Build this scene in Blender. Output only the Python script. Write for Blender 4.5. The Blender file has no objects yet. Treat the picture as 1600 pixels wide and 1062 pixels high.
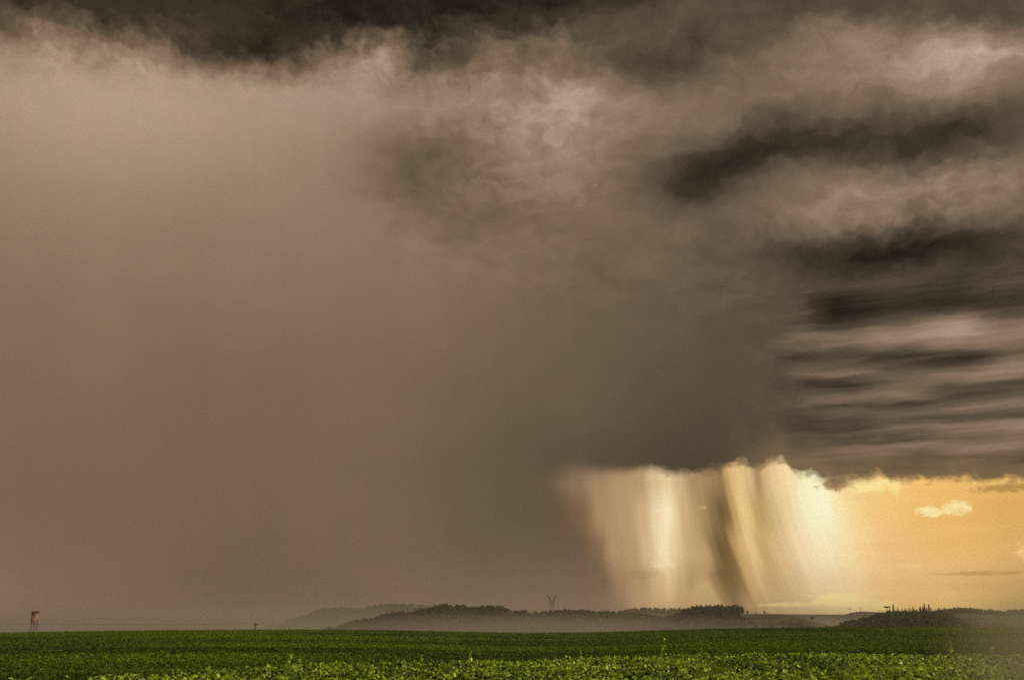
import bpy, math, random
import numpy as np
from mathutils import Vector, Matrix
R = math.radians
rng = np.random.default_rng(7)
random.seed(7)
sc = bpy.context.scene
C = sc.collection

# ------------------------------------------------------------------ camera
EYE = 1.5
F = 1556.0                       # focal length in photo pixels (35 mm lens on a 36 mm gate)
HOR = 975.0                      # photo row of the true horizon
PITCH = math.atan((HOR - 531) / F)
cd = bpy.data.cameras.new('camera'); cam = bpy.data.objects.new('camera', cd); C.objects.link(cam)
cd.sensor_width = 36; cd.lens = 36 * F / 1600; cd.clip_start = 0.1; cd.clip_end = 60000
cam.location = (0, 0, EYE); cam.rotation_euler = (math.pi / 2 + PITCH, 0, 0)
sc.camera = cam

def ray(px, py):
    x = (px - 800) / F; y = (531 - py) / F
    return (x, math.cos(PITCH) - y * math.sin(PITCH), math.sin(PITCH) + y * math.cos(PITCH))
def azel(px, py):
    x, y, z = ray(px, py)
    return math.degrees(math.atan2(x, y)), math.degrees(math.atan2(z, math.hypot(x, y)))
def pix(az, el):
    a, e = R(az), R(el)
    d = (math.sin(a) * math.cos(e), math.cos(a) * math.cos(e), math.sin(e))
    f = d[1] * math.cos(PITCH) + d[2] * math.sin(PITCH); u = -d[1] * math.sin(PITCH) + d[2] * math.cos(PITCH)
    f = max(f, 1e-3)
    return 800 + F * d[0] / f, 531 - F * u / f
def at(px, py, D):
    x, y, z = ray(px, py); h = math.hypot(x, y)
    return Vector((x / h * D, y / h * D, EYE + z / h * D))
def s2l(c):
    c = c / 255.0
    return c / 12.92 if c <= 0.04045 else ((c + 0.055) / 1.055) ** 2.4

# ------------------------------------------------------------------ world
sc.view_settings.view_transform = 'Standard'; sc.view_settings.look = 'None'
sc.view_settings.gamma = 1; sc.view_settings.exposure = 0; sc.view_settings.use_curve_mapping = False
SUN_AZ, SUN_EL = 114.0, 16.0
world = bpy.data.worlds.new('World'); sc.world = world; world.use_nodes = True
world.node_tree.nodes.clear()
# the clouds are computed in a node group of the world: direction in, colour out
wt = bpy.data.node_groups.new('storm_clouds', 'ShaderNodeTree')
wt.interface.new_socket('Direction', in_out='INPUT', socket_type='NodeSocketVector')
wt.interface.new_socket('Colour', in_out='OUTPUT', socket_type='NodeSocketColor')
gin = wt.nodes.new('NodeGroupInput'); gout = wt.nodes.new('NodeGroupOutput')
try:
    world.cycles.sampling_method = 'MANUAL'; world.cycles.sample_map_resolution = 256
except Exception: pass

class V:
    """a float socket (or constant) with arithmetic that builds Math nodes"""
    def __init__(s, k): s.k = k
    def __add__(a, b): return M('ADD', a, b)
    __radd__ = __add__
    def __sub__(a, b): return M('SUBTRACT', a, b)
    def __rsub__(a, b): return M('SUBTRACT', b, a)
    def __mul__(a, b): return M('MULTIPLY', a, b)
    __rmul__ = __mul__
    def __truediv__(a, b): return M('DIVIDE', a, b)
def plug(sock, v):
    if isinstance(v, V): wt.links.new(v.k, sock)
    else: sock.default_value = v
def M(op, *args, clamp=False):
    n = wt.nodes.new('ShaderNodeMath'); n.operation = op; n.use_clamp = clamp
    for i, a in enumerate(args): plug(n.inputs[i], a)
    return V(n.outputs[0])
def smooth(x, lo, hi):
    n = wt.nodes.new('ShaderNodeMapRange'); n.interpolation_type = 'SMOOTHSTEP'
    if lo > hi: n.inputs[1].default_value, n.inputs[2].default_value, n.inputs[3].default_value, n.inputs[4].default_value = hi, lo, 1, 0
    else: n.inputs[1].default_value, n.inputs[2].default_value = lo, hi
    plug(n.inputs[0], x); return V(n.outputs[0])
def unit(x, lo, hi):
    n = wt.nodes.new('ShaderNodeMapRange'); n.inputs[1].default_value = lo; n.inputs[2].default_value = hi
    plug(n.inputs[0], x); return V(n.outputs[0])
def ramp_node(stops, interp='EASE'):
    """stops: (position 0..1, grey or (r,g,b) linear)"""
    stops = sorted(stops, key=lambda s: s[0])[:32]
    n = wt.nodes.new('ShaderNodeValToRGB'); n.color_ramp.interpolation = interp
    el = n.color_ramp.elements
    while len(el) > 1: el.remove(el[-1])
    for i, (p, c) in enumerate(stops):
        e = el[0] if i == 0 else el.new(min(max(p, 0), 1))
        e.position = min(max(p, 0), 1)
        e.color = (c, c, c, c) if not isinstance(c, tuple) else (*c, 1)   # grey ramps carry their value in alpha, a float socket
    return n
def ramp(x, stops, interp='EASE'):
    n = ramp_node(stops, interp); plug(n.inputs[0], x)
    return V(n.outputs[0 if isinstance(stops[0][1], tuple) else 1])
def subgroup(name, ins, out, build):
    """a small node group: ins are socket names, build(inputs) returns the result"""
    global wt
    outer = wt; wt = bpy.data.node_groups.new(name, 'ShaderNodeTree')
    for n in ins: wt.interface.new_socket(n, in_out='INPUT', socket_type='NodeSocketFloat')
    wt.interface.new_socket('Result', in_out='OUTPUT', socket_type=out)
    gi = wt.nodes.new('NodeGroupInput'); go = wt.nodes.new('NodeGroupOutput')
    r = build(*[V(gi.outputs[i]) for i in range(len(ins))]); wt.links.new(r.k, go.inputs[0])
    g = wt; wt = outer; return g
def use(g, *args):
    n = wt.nodes.new('ShaderNodeGroup'); n.node_tree = g
    for i, a in enumerate(args): plug(n.inputs[i], a)
    return V(n.outputs[0])
def fmix(f, a, b):
    n = wt.nodes.new('ShaderNodeMix'); n.data_type = 'FLOAT'
    plug(n.inputs[0], f); plug(n.inputs[2], a); plug(n.inputs[3], b); return V(n.outputs[0])
def cmix(f, a, b, mode='MIX'):
    n = wt.nodes.new('ShaderNodeMix'); n.data_type = 'RGBA'; n.blend_type = mode
    plug(n.inputs[0], f)
    for i, v in ((6, a), (7, b)):
        if isinstance(v, V): wt.links.new(v.k, n.inputs[i])
        else: n.inputs[i].default_value = (*v, 1)
    return V(n.outputs[2])
def noise(x, y, sx, sy, detail=4, rough=0.55, seed=0.0, dist=0.0):
    cx = wt.nodes.new('ShaderNodeCombineXYZ')
    plug(cx.inputs[0], x * sx); plug(cx.inputs[1], y * sy); cx.inputs[2].default_value = seed
    n = wt.nodes.new('ShaderNodeTexNoise'); n.noise_dimensions = '3D'
    n.inputs['Scale'].default_value = 1; n.inputs['Detail'].default_value = detail
    n.inputs['Roughness'].default_value = rough; n.inputs['Distortion'].default_value = dist
    wt.links.new(cx.outputs[0], n.inputs['Vector']); return V(n.outputs[0])

# --- the storm's brightness, read every hundred steps; rows go up the sky
GX = [0, 100, 200, 300, 400, 500, 600, 700, 800, 900, 1000, 1100, 1200, 1300, 1400, 1500, 1600]
GRID = [
 (0,   [70, 52, 55, 62, 52, 48, 42, 45, 42, 42, 60, 82, 75, 72, 78, 80, 72]),
 (30,  [85, 75, 75, 72, 58, 45, 62, 55, 60, 80, 92, 85, 78, 100, 92, 88, 80]),
 (60,  [135, 130, 118, 95, 65, 85, 125, 62, 112, 102, 92, 80, 100, 145, 140, 165, 150]),
 (90,  [158, 158, 155, 135, 85, 132, 158, 90, 115, 110, 78, 80, 118, 140, 150, 172, 150]),
 (120, [165, 170, 168, 160, 150, 162, 162, 145, 122, 135, 92, 92, 120, 136, 145, 160, 140]),
 (150, [166, 174, 176, 174, 170, 165, 158, 145, 150, 165, 128, 120, 124, 122, 125, 135, 120]),
 (200, [160, 168, 170, 168, 166, 158, 142, 130, 150, 160, 138, 120, 102, 92, 90, 85, 85]),
 (240, [152, 160, 163, 162, 160, 150, 124, 108, 142, 150, 118, 92, 80, 88, 95, 85, 115]),
 (290, [143, 152, 154, 152, 150, 144, 118, 98, 132, 138, 115, 85, 118, 138, 132, 140, 132]),
 (340, [136, 144, 146, 144, 144, 142, 134, 112, 115, 128, 120, 108, 110, 125, 120, 118, 108]),
 (375, [132, 139, 141, 139, 139, 139, 134, 124, 122, 122, 115, 102, 92, 88, 62, 68, 62]),
 (405, [129, 136, 138, 136, 136, 137, 132, 127, 122, 118, 110, 98, 86, 58, 42, 62, 70]),
 (440, [126, 132, 134, 132, 132, 132, 130, 125, 120, 114, 106, 95, 88, 82, 78, 70, 72]),
 (490, [124, 128, 129, 127, 127, 128, 127, 123, 117, 109, 100, 91, 86, 60, 55, 75, 75]),
 (540, [122, 125, 126, 124, 124, 125, 124, 120, 113, 105, 97, 89, 86, 90, 95, 110, 110]),
 (600, [120, 122, 122, 120, 120, 121, 120, 115, 106, 99, 92, 85, 80, 85, 95, 105, 120]),
 (660, [120, 120, 120, 118, 118, 118, 117, 112, 101, 94, 86, 80, 76, 80, 90, 95, 105]),
 (700, [120, 120, 118, 116, 116, 116, 114, 108, 96, 88, 78, 74, 78, 75, 80, 85, 90]),
 (735, [120, 120, 118, 115, 114, 114, 112, 106, 95, 85, 76, 68, 80, 75, 80, 85, 90]),
 (800, [122, 120, 118, 114, 112, 112, 112, 107, 97, 92, 90, 90, 90, 90, 90, 90, 90]),
 (860, [125, 120, 118, 112, 110, 110, 112, 108, 102, 100, 100, 100, 100, 100, 100, 100, 100]),
 (920, [130, 122, 118, 110, 108, 110, 118, 120, 118, 118, 118, 118, 118, 118, 118, 118, 118]),
 (975, [136, 128, 124, 120, 118, 118, 122, 126, 126, 126, 126, 126, 126, 126, 126, 126, 126]),
]
GA = np.array([r[1] for r in GRID], float); GY = np.array([r[0] for r in GRID], float)
def grid(px, py):
    px = min(max(px, 0), 1600); py = min(max(py, 0), 975)
    col = np.array([np.interp(px, GX, row) for row in GA])
    return float(np.interp(py, GY, col))

sky_top = 36.0
AZC = np.linspace(-30, 30, 21)
def build_base(wa, we):
    u = unit(we, 0, sky_top); L = None
    for i, a in enumerate(AZC):
        st = []
        for e in np.linspace(0, sky_top, 31):
            px, py = pix(a, e); st.append((e / sky_top, grid(px, py) / 255))
        c = ramp(u, st, 'LINEAR')
        L = c if L is None else fmix(unit(wa, AZC[i - 1], a), L, c)
    return L
# layered bands under the anvil on the right, one list of rows per photo column
BANDS = {
 1240: '440:95 455:90 465:75 475:90 490:88 500:75 510:85 520:108 530:120 540:100 548:80 557:60 565:72 575:90 583:115 590:90 600:62 610:72 620:95 630:108 640:85 650:76 660:65 670:75 680:80 690:70 700:76 710:90 720:95 735:98',
 1320: '440:80 450:70 460:48 468:34 480:28 492:35 505:50 515:75 522:113 530:126 540:110 548:75 558:78 568:88 578:100 583:126 592:80 602:60 610:85 618:118 627:108 632:75 640:98 650:96 656:72 665:80 672:70 680:92 690:72 698:118 712:100 725:78',
 1400: '440:78 460:68 475:50 490:55 500:75 508:115 520:143 535:138 545:108 553:70 560:62 570:80 580:100 588:95 596:110 604:116 616:122 625:108 632:72 640:90 650:104 660:85 668:114 680:96 690:72 697:128 705:112 715:80 730:68 742:74',
 1500: '440:65 455:58 465:45 472:42 482:70 490:112 500:155 512:160 525:153 535:138 545:108 551:68 557:48 565:62 575:100 585:133 595:118 603:82 615:75 628:90 636:124 645:104 651:80 658:100 665:130 675:118 687:95 697:134 707:112 716:80 724:94 738:76',
 1600: '440:75 455:70 465:64 475:68 487:80 500:115 512:134 525:128 540:110 550:100 558:116 566:140 576:144 586:124 596:80 604:80 612:90 621:110 630:120 640:90 648:86 656:135 665:144 675:120 683:125 691:135 701:95 711:70 721:66 731:90 739:98 747:76'}
blo, bhi = 7.0, 19.5
def build_bands(ba, be):
    u = unit(be, blo, bhi); L = None; a0 = None
    for x, t in BANDS.items():
        st = []
        for kv in t.split():
            y, v = kv.split(':'); st.append(((azel(x, float(y))[1] - blo) / (bhi - blo), float(v) / 255))
        c = ramp(u, st, 'LINEAR'); a = azel(x, 600)[0]
        L = c if L is None else fmix(smooth(ba, a0, a), L, c); a0 = a
    return L
# colours of the bright gap, one list per row of the sky
ROWS = {
 745: '850:110,90,68 900:142,116,88 935:172,140,106 975:186,153,113 1000:185,155,112 1020:222,192,148 1045:233,206,158 1062:213,183,138 1080:180,150,108 1110:165,135,95 1125:152,122,83 1140:222,182,122 1155:238,203,143 1170:225,190,135 1183:170,140,95 1193:212,178,124 1205:238,203,148 1220:250,215,160 1240:255,228,165 1255:255,245,185 1280:255,250,195 1297:255,238,168 1315:250,212,138 1350:252,212,136 1400:252,205,125 1450:250,195,110 1600:235,180,95',
 800: '850:104,85,62 880:112,88,62 910:130,102,75 940:176,143,107 980:190,158,115 1005:210,178,130 1025:245,220,175 1045:255,238,195 1055:245,220,172 1067:212,182,133 1090:175,145,98 1105:140,115,72 1118:112,90,54 1128:130,104,62 1138:205,168,105 1150:240,205,140 1162:232,198,136 1170:205,170,110 1180:190,156,102 1195:212,178,120 1212:235,200,145 1235:248,215,160 1250:255,240,190 1285:255,248,205 1303:255,230,165 1330:253,215,145 1370:250,205,130 1450:245,192,112 1600:232,178,100',
 860: '850:108,86,64 900:113,87,61 930:133,104,75 960:183,149,111 990:190,158,115 1015:225,195,150 1035:255,235,190 1055:242,212,163 1078:198,166,118 1092:140,113,70 1103:110,86,49 1114:122,96,56 1127:190,154,96 1137:225,187,127 1150:240,205,145 1168:203,168,110 1185:223,184,125 1210:235,200,145 1230:250,215,160 1260:255,232,175 1300:255,226,162 1330:254,215,150 1400:248,200,130 1500:243,190,112 1600:228,178,105',
 910: '850:118,92,70 900:124,95,70 940:128,98,70 968:172,138,99 1000:188,155,110 1030:222,186,137 1045:236,200,148 1065:212,176,124 1078:165,133,86 1092:128,100,60 1106:124,97,58 1118:140,112,68 1132:204,164,105 1147:226,188,130 1167:203,167,110 1202:218,181,125 1240:240,200,145 1320:248,208,145 1360:245,200,135 1450:240,192,122 1600:225,180,110',
 952: '850:138,110,85 900:144,112,85 950:168,132,95 1000:203,164,118 1040:226,187,132 1072:210,170,118 1086:160,128,84 1102:142,114,76 1120:190,152,102 1155:213,174,120 1200:225,185,128 1260:245,205,140 1300:252,218,150 1350:252,215,140 1400:252,205,125 1500:248,205,120 1600:230,185,108'}
gl, gh = azel(840, 850)[0], azel(1640, 850)[0]
def build_gap(gs, E):
    G = None; e0 = None
    for y, t in ROWS.items():
        st = []
        for kv in t.split():
            x, c = kv.split(':'); st.append(((azel(float(x), y)[0] - gl) / (gh - gl), tuple(s2l(float(q)) for q in c.split(','))))
        c = ramp(gs, st, 'EASE'); e = azel(1150, y)[1]
        G = c if G is None else cmix(smooth(E, e0, e), G, c); e0 = e
    return G

sep = wt.nodes.new('ShaderNodeSeparateXYZ'); wt.links.new(gin.outputs[0], sep.inputs[0])
DX, DY, DZ = V(sep.outputs[0]), V(sep.outputs[1]), V(sep.outputs[2])
A = M('ARCTAN2', DX, DY) * 57.29578            # azimuth in degrees, 0 = north of the field (+Y)
E = M('ARCSINE', DZ, ) * 57.29578              # elevation in degrees

# cloud-likeness: the left lower sheet of rain is smooth, everything else is billowy
EK = E + A * A * 0.0027
cloudy = M('MAXIMUM', smooth(A, -12.0, -4.0) * smooth(E + A * 0.2, 16.5, 21.5), smooth(EK, 28.8, 30.6))
cloudy = M('MAXIMUM', cloudy, smooth(A, 11.0, 15.0) * 0.9)
w3 = noise(A, E, 1.0, 1.2, 5, 0.54, 51.0) - 0.5
w4 = noise(A, E, 1.0, 1.2, 5, 0.54, 57.0) - 0.5
w1 = noise(A, E, 0.26, 0.40, 4, 0.46, 1.3) - 0.5
w2 = noise(A, E, 0.26, 0.40, 4, 0.46, 8.7) - 0.5
rag = 1.0 + smooth(EK, 28.0, 30.0) * smooth(A, 4, -4) * 1.2
wa = A + (w1 * 3.8 + w3 * 1.2 * rag) * cloudy
we = E + (w2 * 3.0 + w4 * 1.1 * rag) * cloudy
L = use(subgroup('storm_brightness', ['Azimuth', 'Elevation'], 'NodeSocketFloat', build_base), wa, we)

# darker and lighter cloud masses: centre, size (photo steps), tilt, strength
def blob(px, py, sx, sy, tilt, amp, aa=None, ee=None):
    a0, e0 = azel(px, py); k = 27.16
    aa = A if aa is None else aa; ee = E if ee is None else ee
    t = R(tilt); ca, sa = math.cos(t) / sx * k, math.sin(t) / sx * k
    cb, sb = -math.sin(t) / sy * k, math.cos(t) / sy * k
    da = aa - a0; de = ee - e0
    u = da * (ca * math.cos(R(e0))) + de * sa; v = da * (cb * math.cos(R(e0))) + de * cb * 0 + de * sb
    return M('EXPONENT', (u * u + v * v) * -0.5) * amp
bw1 = A + w1 * 3.0 + w3 * 1.2; bw2 = E + w2 * 2.4 + w4 * 1.0
for b in [(1060, 288, 58, 25, 10, -26), (1160, 256, 72, 30, 26, -28), (1270, 220, 95, 24, 4, -26), (1130, 272, 40, 12, 26, -10), (1540, 190, 70, 26, 8, -16), (1390, 245, 70, 16, 4, -12), (700, 10, 200, 16, 0, -12), (430, 20, 220, 22, 0, -12),
          (1480, 195, 90, 22, 12, -18), (640, 270, 34, 40, 0, -11), (690, 235, 28, 20, 20, -9), (600, 215, 30, 16, 0, -5), (770, 330, 60, 14, 0, -9), (820, 180, 10, 26, -20, 9), (900, 150, 22, 16, 0, 10), (775, 150, 12, 20, 0, 8), (880, 165, 28, 30, 0, 14),
          (1400, 400, 75, 18, 0, -34), (1250, 395, 60, 10, 0, -12), (1435, 330, 16, 28, -20, -20), (430, 84, 62, 24, 0, -34), (300, 62, 60, 18, 0, -18),
          (662, 92, 20, 36, -25, -40), (560, 40, 30, 14, 0, -10), (150, 35, 120, 16, 0, -14), (1510, 85, 55, 22, 8, 14), (1030, 82, 70, 18, 0, -14),
          (1320, 300, 60, 22, 8, 12), (1500, 270, 60, 20, 8, 12), (575, 65, 30, 22, 0, 12), (1210, 190, 60, 14, 5, -6)]:
    L = L + blob(*b[:5], b[5] / 255, bw1, bw2)

# fine relief in the cloud
d1 = noise(wa, we, 0.42, 0.75, 6, 0.52, 3.1, 0.5) - 0.5
d2 = noise(wa, we, 1.1, 2.0, 4, 0.5, 5.9) - 0.5
L = L + (d1 * 0.17 + d2 * 0.06) * (cloudy * 0.9 + 0.06)
d3 = M('ABSOLUTE', noise(A + w1 * 1.5, E + w2 * 1.2, 0.42, 0.62, 3, 0.42, 81.0, 0.0) - 0.5)
bm = blob(885, 165, 75, 55, 0, 1.0) + blob(570, 75, 90, 35, 0, 0.9) + blob(1410, 330, 110, 40, 0, 1.0) + blob(1490, 80, 90, 35, 0, 0.9) + blob(700, 100, 90, 40, 0, 0.8) + blob(150, 60, 170, 25, 0, 0.7) + blob(830, 60, 90, 30, 0, 0.7) + blob(1510, 270, 90, 30, 0, 0.6) + blob(750, 260, 110, 60, 0, 0.6) + blob(1240, 60, 90, 35, 0, 0.5)
L = L + ((0.075 - d3) * 0.34 + d2 * 0.12) * M('MINIMUM', bm, 1.0)
rainstreak = noise(A + E * 0.12, E, 0.9, 0.035, 4, 0.6, 2.2) - 0.5
L = L + rainstreak * 0.02 + (noise(A, E, 0.12, 0.10, 3, 0.5, 12.0) - 0.5) * 0.07

# --- layered bands under the anvil on the right
bn = noise(A, E, 0.22, 1.1, 4, 0.55, 4.4) - 0.5
be = E + bn * 0.7 + (noise(A, E, 0.16, 0.3, 2, 0.5, 61.0) - 0.5) * 0.5 + (noise(A, E, 0.9, 2.6, 4, 0.6, 6.6) - 0.5) * 0.22
ba = A + (noise(A, E, 0.3, 1.0, 3, 0.5, 9.4) - 0.5) * 3.0
LB = use(subgroup('cloud_bands', ['Azimuth', 'Elevation'], 'NodeSocketFloat', build_bands), ba, be)
LB = (LB - 0.36) * 1.04 + 0.360 + (d2 * 0.05 + bn * 0.06 + (noise(A, E + w2 * 0.8, 0.16, 3.6, 4, 0.62, 91.0) - 0.5) * 0.24)
edge_n = (noise(A, E, 0.5, 1.6, 5, 0.65, 7.7) - 0.5)
mb = smooth(A + edge_n * 3.6 + bn * 3.0, azel(1195, 600)[0], azel(1275, 600)[0]) * smooth(E + edge_n * 0.8, azel(1300, 430)[1], azel(1300, 458)[1])
L = fmix(mb, L, LB)

pal = ramp(L, [(l / 255, (s2l(r), s2l(g), s2l(b))) for l, r, g, b in
      [(0, 6, 5, 3), (30, 31, 27, 19), (60, 60, 52, 40), (90, 92, 79, 62), (120, 122, 102, 82), (150, 152, 130, 108), (180, 184, 160, 140), (230, 235, 213, 194)]], 'LINEAR')
tint = noise(A, E, 0.5, 0.5, 5, 0.75, 21.0) - 0.5
storm = cmix(smooth(tint, -0.25, 0.25), pal, (1.03, 0.99, 0.98), 'MULTIPLY')
storm2 = cmix(1.0, pal, (0.985, 1.0, 0.985), 'MULTIPLY')
storm = cmix(smooth(tint, -0.2, 0.25), storm2, storm)
warm = cmix(smooth(A, 2, -24), (1, 1, 1), (1.03, 0.992, 0.960))
storm = cmix(1.0, storm, warm, 'MULTIPLY')

cool = cmix(smooth(A, 3, 14), (1.0, 0.995, 1.02), (1.0, 0.995, 1.06))
storm = cmix(1.0, storm, cool, 'MULTIPLY')

# --- the bright gap under the cloud base, with rain shafts falling through it
sh = ramp(unit(E, 0, 9), [(azel(1150, y)[1] / 9, s / 80) for y, s in [(735, 0), (770, 5), (800, 13), (830, 21), (860, 31), (900, 47), (925, 58), (950, 69), (972, 78)]], 'LINEAR') * (58 / 27.16)
gl, gh = azel(840, 850)[0], azel(1640, 850)[0]
g = unit(A, gl, gh)
wx = ramp(g, [((azel(x, 850)[0] - gl) / (gh - gl), w) for x, w in [(840, 0), (1062, 0), (1110, 1), (1270, 1), (1420, 0)]], 'EASE')
fall = (noise(A - sh * wx, E, 1.7, 0.06, 4, 0.6, 31.0) - 0.5) * smooth(A, 19.5, 16.5) * (smooth(A, 7, 11) * 0.6 + 0.4)
fine = (noise(A - sh * wx, E, 4.6, 0.09, 3, 0.6, 35.0) - 0.5) * smooth(A, 19.5, 15.5) * (smooth(A, 7, 11) * 0.5 + 0.5)
S = A - sh * wx + fall * 0.3 + fine * 0.1 + w1 * 0.25
gs = unit(S, gl, gh)
G = use(subgroup('bright_gap', ['Place', 'Elevation'], 'NodeSocketColor', build_gap), gs, E)
G = cmix(smooth(fall + fine * 0.6, -0.17, 0.2), cmix(1.0, G, (0.915, 0.905, 0.88), 'MULTIPLY'), cmix(1.0, G, (1.02, 1.02, 1.02), 'MULTIPLY'))

pn = noise(A, E, 2.4, 2.8, 6, 0.62, 17.0) - 0.5
pn2 = noise(A, E, 1.2, 5.0, 5, 0.6, 19.0) - 0.5
pn3 = noise(A, E, 3.6, 4.2, 4, 0.6, 23.0) - 0.2
def puff(col, px, py, sx, sy, rgb, amt=1.0, lo=0.40, hi=0.62, na=1.5, n=None, flat=False):
    m = blob(px, py, sx * .9, sy * .9, 0, 1.0) + (n or pn) * na * 0.9
    m = smooth(m, lo, hi + 0.28) * amt * (0.72 + 0.9 * pn3)
    m = m * smooth(blob(px, py, sx * 2.1, sy * 2.1, 0, 1.0), 0.18, 0.5)
    if flat: m = m * smooth(E, azel(px, flat + 2)[1], azel(px, flat - 3)[1])
    return cmix(m, col, tuple(s2l(q) for q in rgb))
G = cmix(smooth(A, 15.5, 19), G, cmix(1.0, G, (1.05, 1.075, 1.12), 'MULTIPLY'))
G = cmix(smooth(noise(A, E, 0.10, 0.9, 4, 0.6, 95.0), 0.35, 0.65) * smooth(A, 17, 20), G, cmix(1.0, G, (0.95, 0.92, 0.88), 'MULTIPLY'))
G = cmix(blob(1270, 795, 24, 60, 0, 0.6), G, (1.0, 0.94, 0.66))
G = cmix(blob(1290, 890, 34, 45, 0, 0.3), G, (1.0, 0.85, 0.55))
G = puff(G, 1350, 758, 42, 12, (255, 232, 155), 0.9)
G = puff(G, 1306, 756, 26, 11, (172, 138, 96), 1.0)
G = puff(G, 1395, 758, 12, 13, (255, 228, 150), 0.8)
G = puff(G, 1348, 743, 26, 8, (205, 165, 105), 0.7)
G = puff(G, 1455, 799, 19, 9, (255, 236, 168), 0.95, flat=808)
G = puff(G, 1496, 794, 22, 11, (255, 236, 168), 0.95, flat=806)
G = puff(G, 1500, 798, 12, 4, (240, 196, 120), 0.5)
G = puff(G, 1575, 762, 48, 7, (176, 136, 76), 0.8)
G = puff(G, 1560, 752, 40, 5, (250, 205, 120), 0.5)
G = puff(G, 1424, 884, 16, 6, (250, 208, 140), 0.6, flat=889)
G = puff(G, 1545, 895, 62, 3.5, (188, 150, 88), 0.7, n=pn2)
G = puff(G, 1604, 862, 14, 14, (254, 210, 134), 0.7)
G = puff(G, 1306, 937, 40, 12, (255, 230, 158), 1.0, flat=948)
G = puff(G, 1240, 944, 50, 4, (250, 218, 150), 0.7, flat=948)
G = puff(G, 1378, 946, 30, 8, (255, 226, 145), 0.6, flat=953)
G = puff(G, 1484, 934, 12, 9, (252, 206, 130), 0.5)
G = puff(G, 1036, 797, 18, 3.5, (255, 240, 205), 0.3)
G = puff(G, 1098, 792, 8, 3.5, (225, 190, 140), 0.3)
G = puff(G, 1036, 880, 20, 9, (255, 236, 192), 0.4, flat=889)
G = puff(G, 985, 898, 44, 9, (160, 130, 90), 0.4)
G = puff(G, 1132, 896, 18, 9, (112, 88, 55), 0.45)

# cloud base line: azimuth -> row of the photo
BASE = [(845, 742), (862, 734), (900, 728), (940, 735), (980, 734), (1002, 731), (1020, 731), (1040, 737), (1070, 738), (1100, 735),
        (1130, 728), (1150, 724), (1166, 722), (1178, 728), (1188, 731), (1197, 723), (1210, 717), (1225, 721), (1240, 738), (1253, 740),
        (1272, 738), (1285, 744), (1298, 752), (1310, 754), (1322, 749), (1342, 747), (1358, 744), (1376, 738), (1388, 747), (1450, 748), (1520, 745), (1620, 750)]
base_e = ramp(g, [((azel(x, 740)[0] - gl) / (gh - gl), (azel(x, y)[1] - 6.0) / 6.0) for x, y in BASE], 'LINEAR') * 6.0 + 6.0
bb = base_e - E + (pn * 0.7 + w3 * 1.3) * (smooth(A, 5, 14) * 0.8 + 0.1) + pn2 * 0.25
soft = smooth(A, 3.0, 8.0)
mg = fmix(soft, smooth(bb, -0.6, 1.0), smooth(bb, -0.30, 0.38))
mg = mg * smooth(A + (E * 0.62 - 3.4) + fall * 1.0, azel(832, 850)[0], azel(935, 850)[0])
sky = cmix(mg, storm, G)
# glow of the gap on the cloud base just over it
rim = smooth(bb, -2.6, 0.3) * smooth(A, 11.0, 16.0) * (1.0 - mg) * 0.20
sky = cmix(rim, sky, (s2l(205), s2l(165), s2l(112)))

# behind and to the sides: plain broken overcast that lights the field
backn = noise(DX, DY, 3.0, 3.0, 5, 0.55, 40.0)
back = cmix(smooth(backn, 0.35, 0.7), (0.16, 0.14, 0.115), (0.62, 0.56, 0.46))
grain = noise(A, E, 11.0, 11.0, 2, 0.7, 71.0)
sky = cmix(smooth(grain, 0.25, 0.75), cmix(1.0, sky, (0.895, 0.90, 0.905), 'MULTIPLY'), cmix(1.0, sky, (1.105, 1.10, 1.095), 'MULTIPLY'))
side = M('MAXIMUM', smooth(M('ABSOLUTE', A), 36, 75), smooth(E, 40, 62))
sky = cmix(side, sky, back)
wt.links.new(sky.k, gout.inputs[0])
st_ = wt; wt = world.node_tree
tc = wt.nodes.new('ShaderNodeTexCoord'); gn = wt.nodes.new('ShaderNodeGroup'); gn.node_tree = st_
wt.links.new(tc.outputs['Generated'], gn.inputs[0]); sky = V(gn.outputs[0])
nish = wt.nodes.new('ShaderNodeTexSky'); nish.sky_type = 'NISHITA'; nish.sun_disc = False
nish.sun_elevation = R(SUN_EL); nish.sun_rotation = R(SUN_AZ); nish.air_density = 2.0; nish.dust_density = 4.0
clear = wt.nodes.new('ShaderNodeBackground'); clear.inputs[1].default_value = 0.08
wt.links.new(nish.outputs[0], clear.inputs[0])
cover = wt.nodes.new('ShaderNodeBackground'); wt.links.new(sky.k, cover.inputs[0]); cover.inputs[1].default_value = 1.0
wm = wt.nodes.new('ShaderNodeMixShader'); wm.inputs[0].default_value = 0.993
wt.links.new(clear.outputs[0], wm.inputs[1]); wt.links.new(cover.outputs[0], wm.inputs[2])
wo = wt.nodes.new('ShaderNodeOutputWorld'); wt.links.new(wm.outputs[0], wo.inputs[0])

# ------------------------------------------------------------------ sun
sd = bpy.data.lights.new('sun', 'SUN'); sd.energy = 4.2; sd.angle = R(2); sd.color = (1.0, 0.82, 0.58)
sun = bpy.data.objects.new('sun', sd); C.objects.link(sun)
a, e = R(SUN_AZ), R(SUN_EL)
sun.rotation_euler = Vector((math.sin(a) * math.cos(e), math.cos(a) * math.cos(e), math.sin(e))).to_track_quat('Z', 'Y').to_euler()

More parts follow.
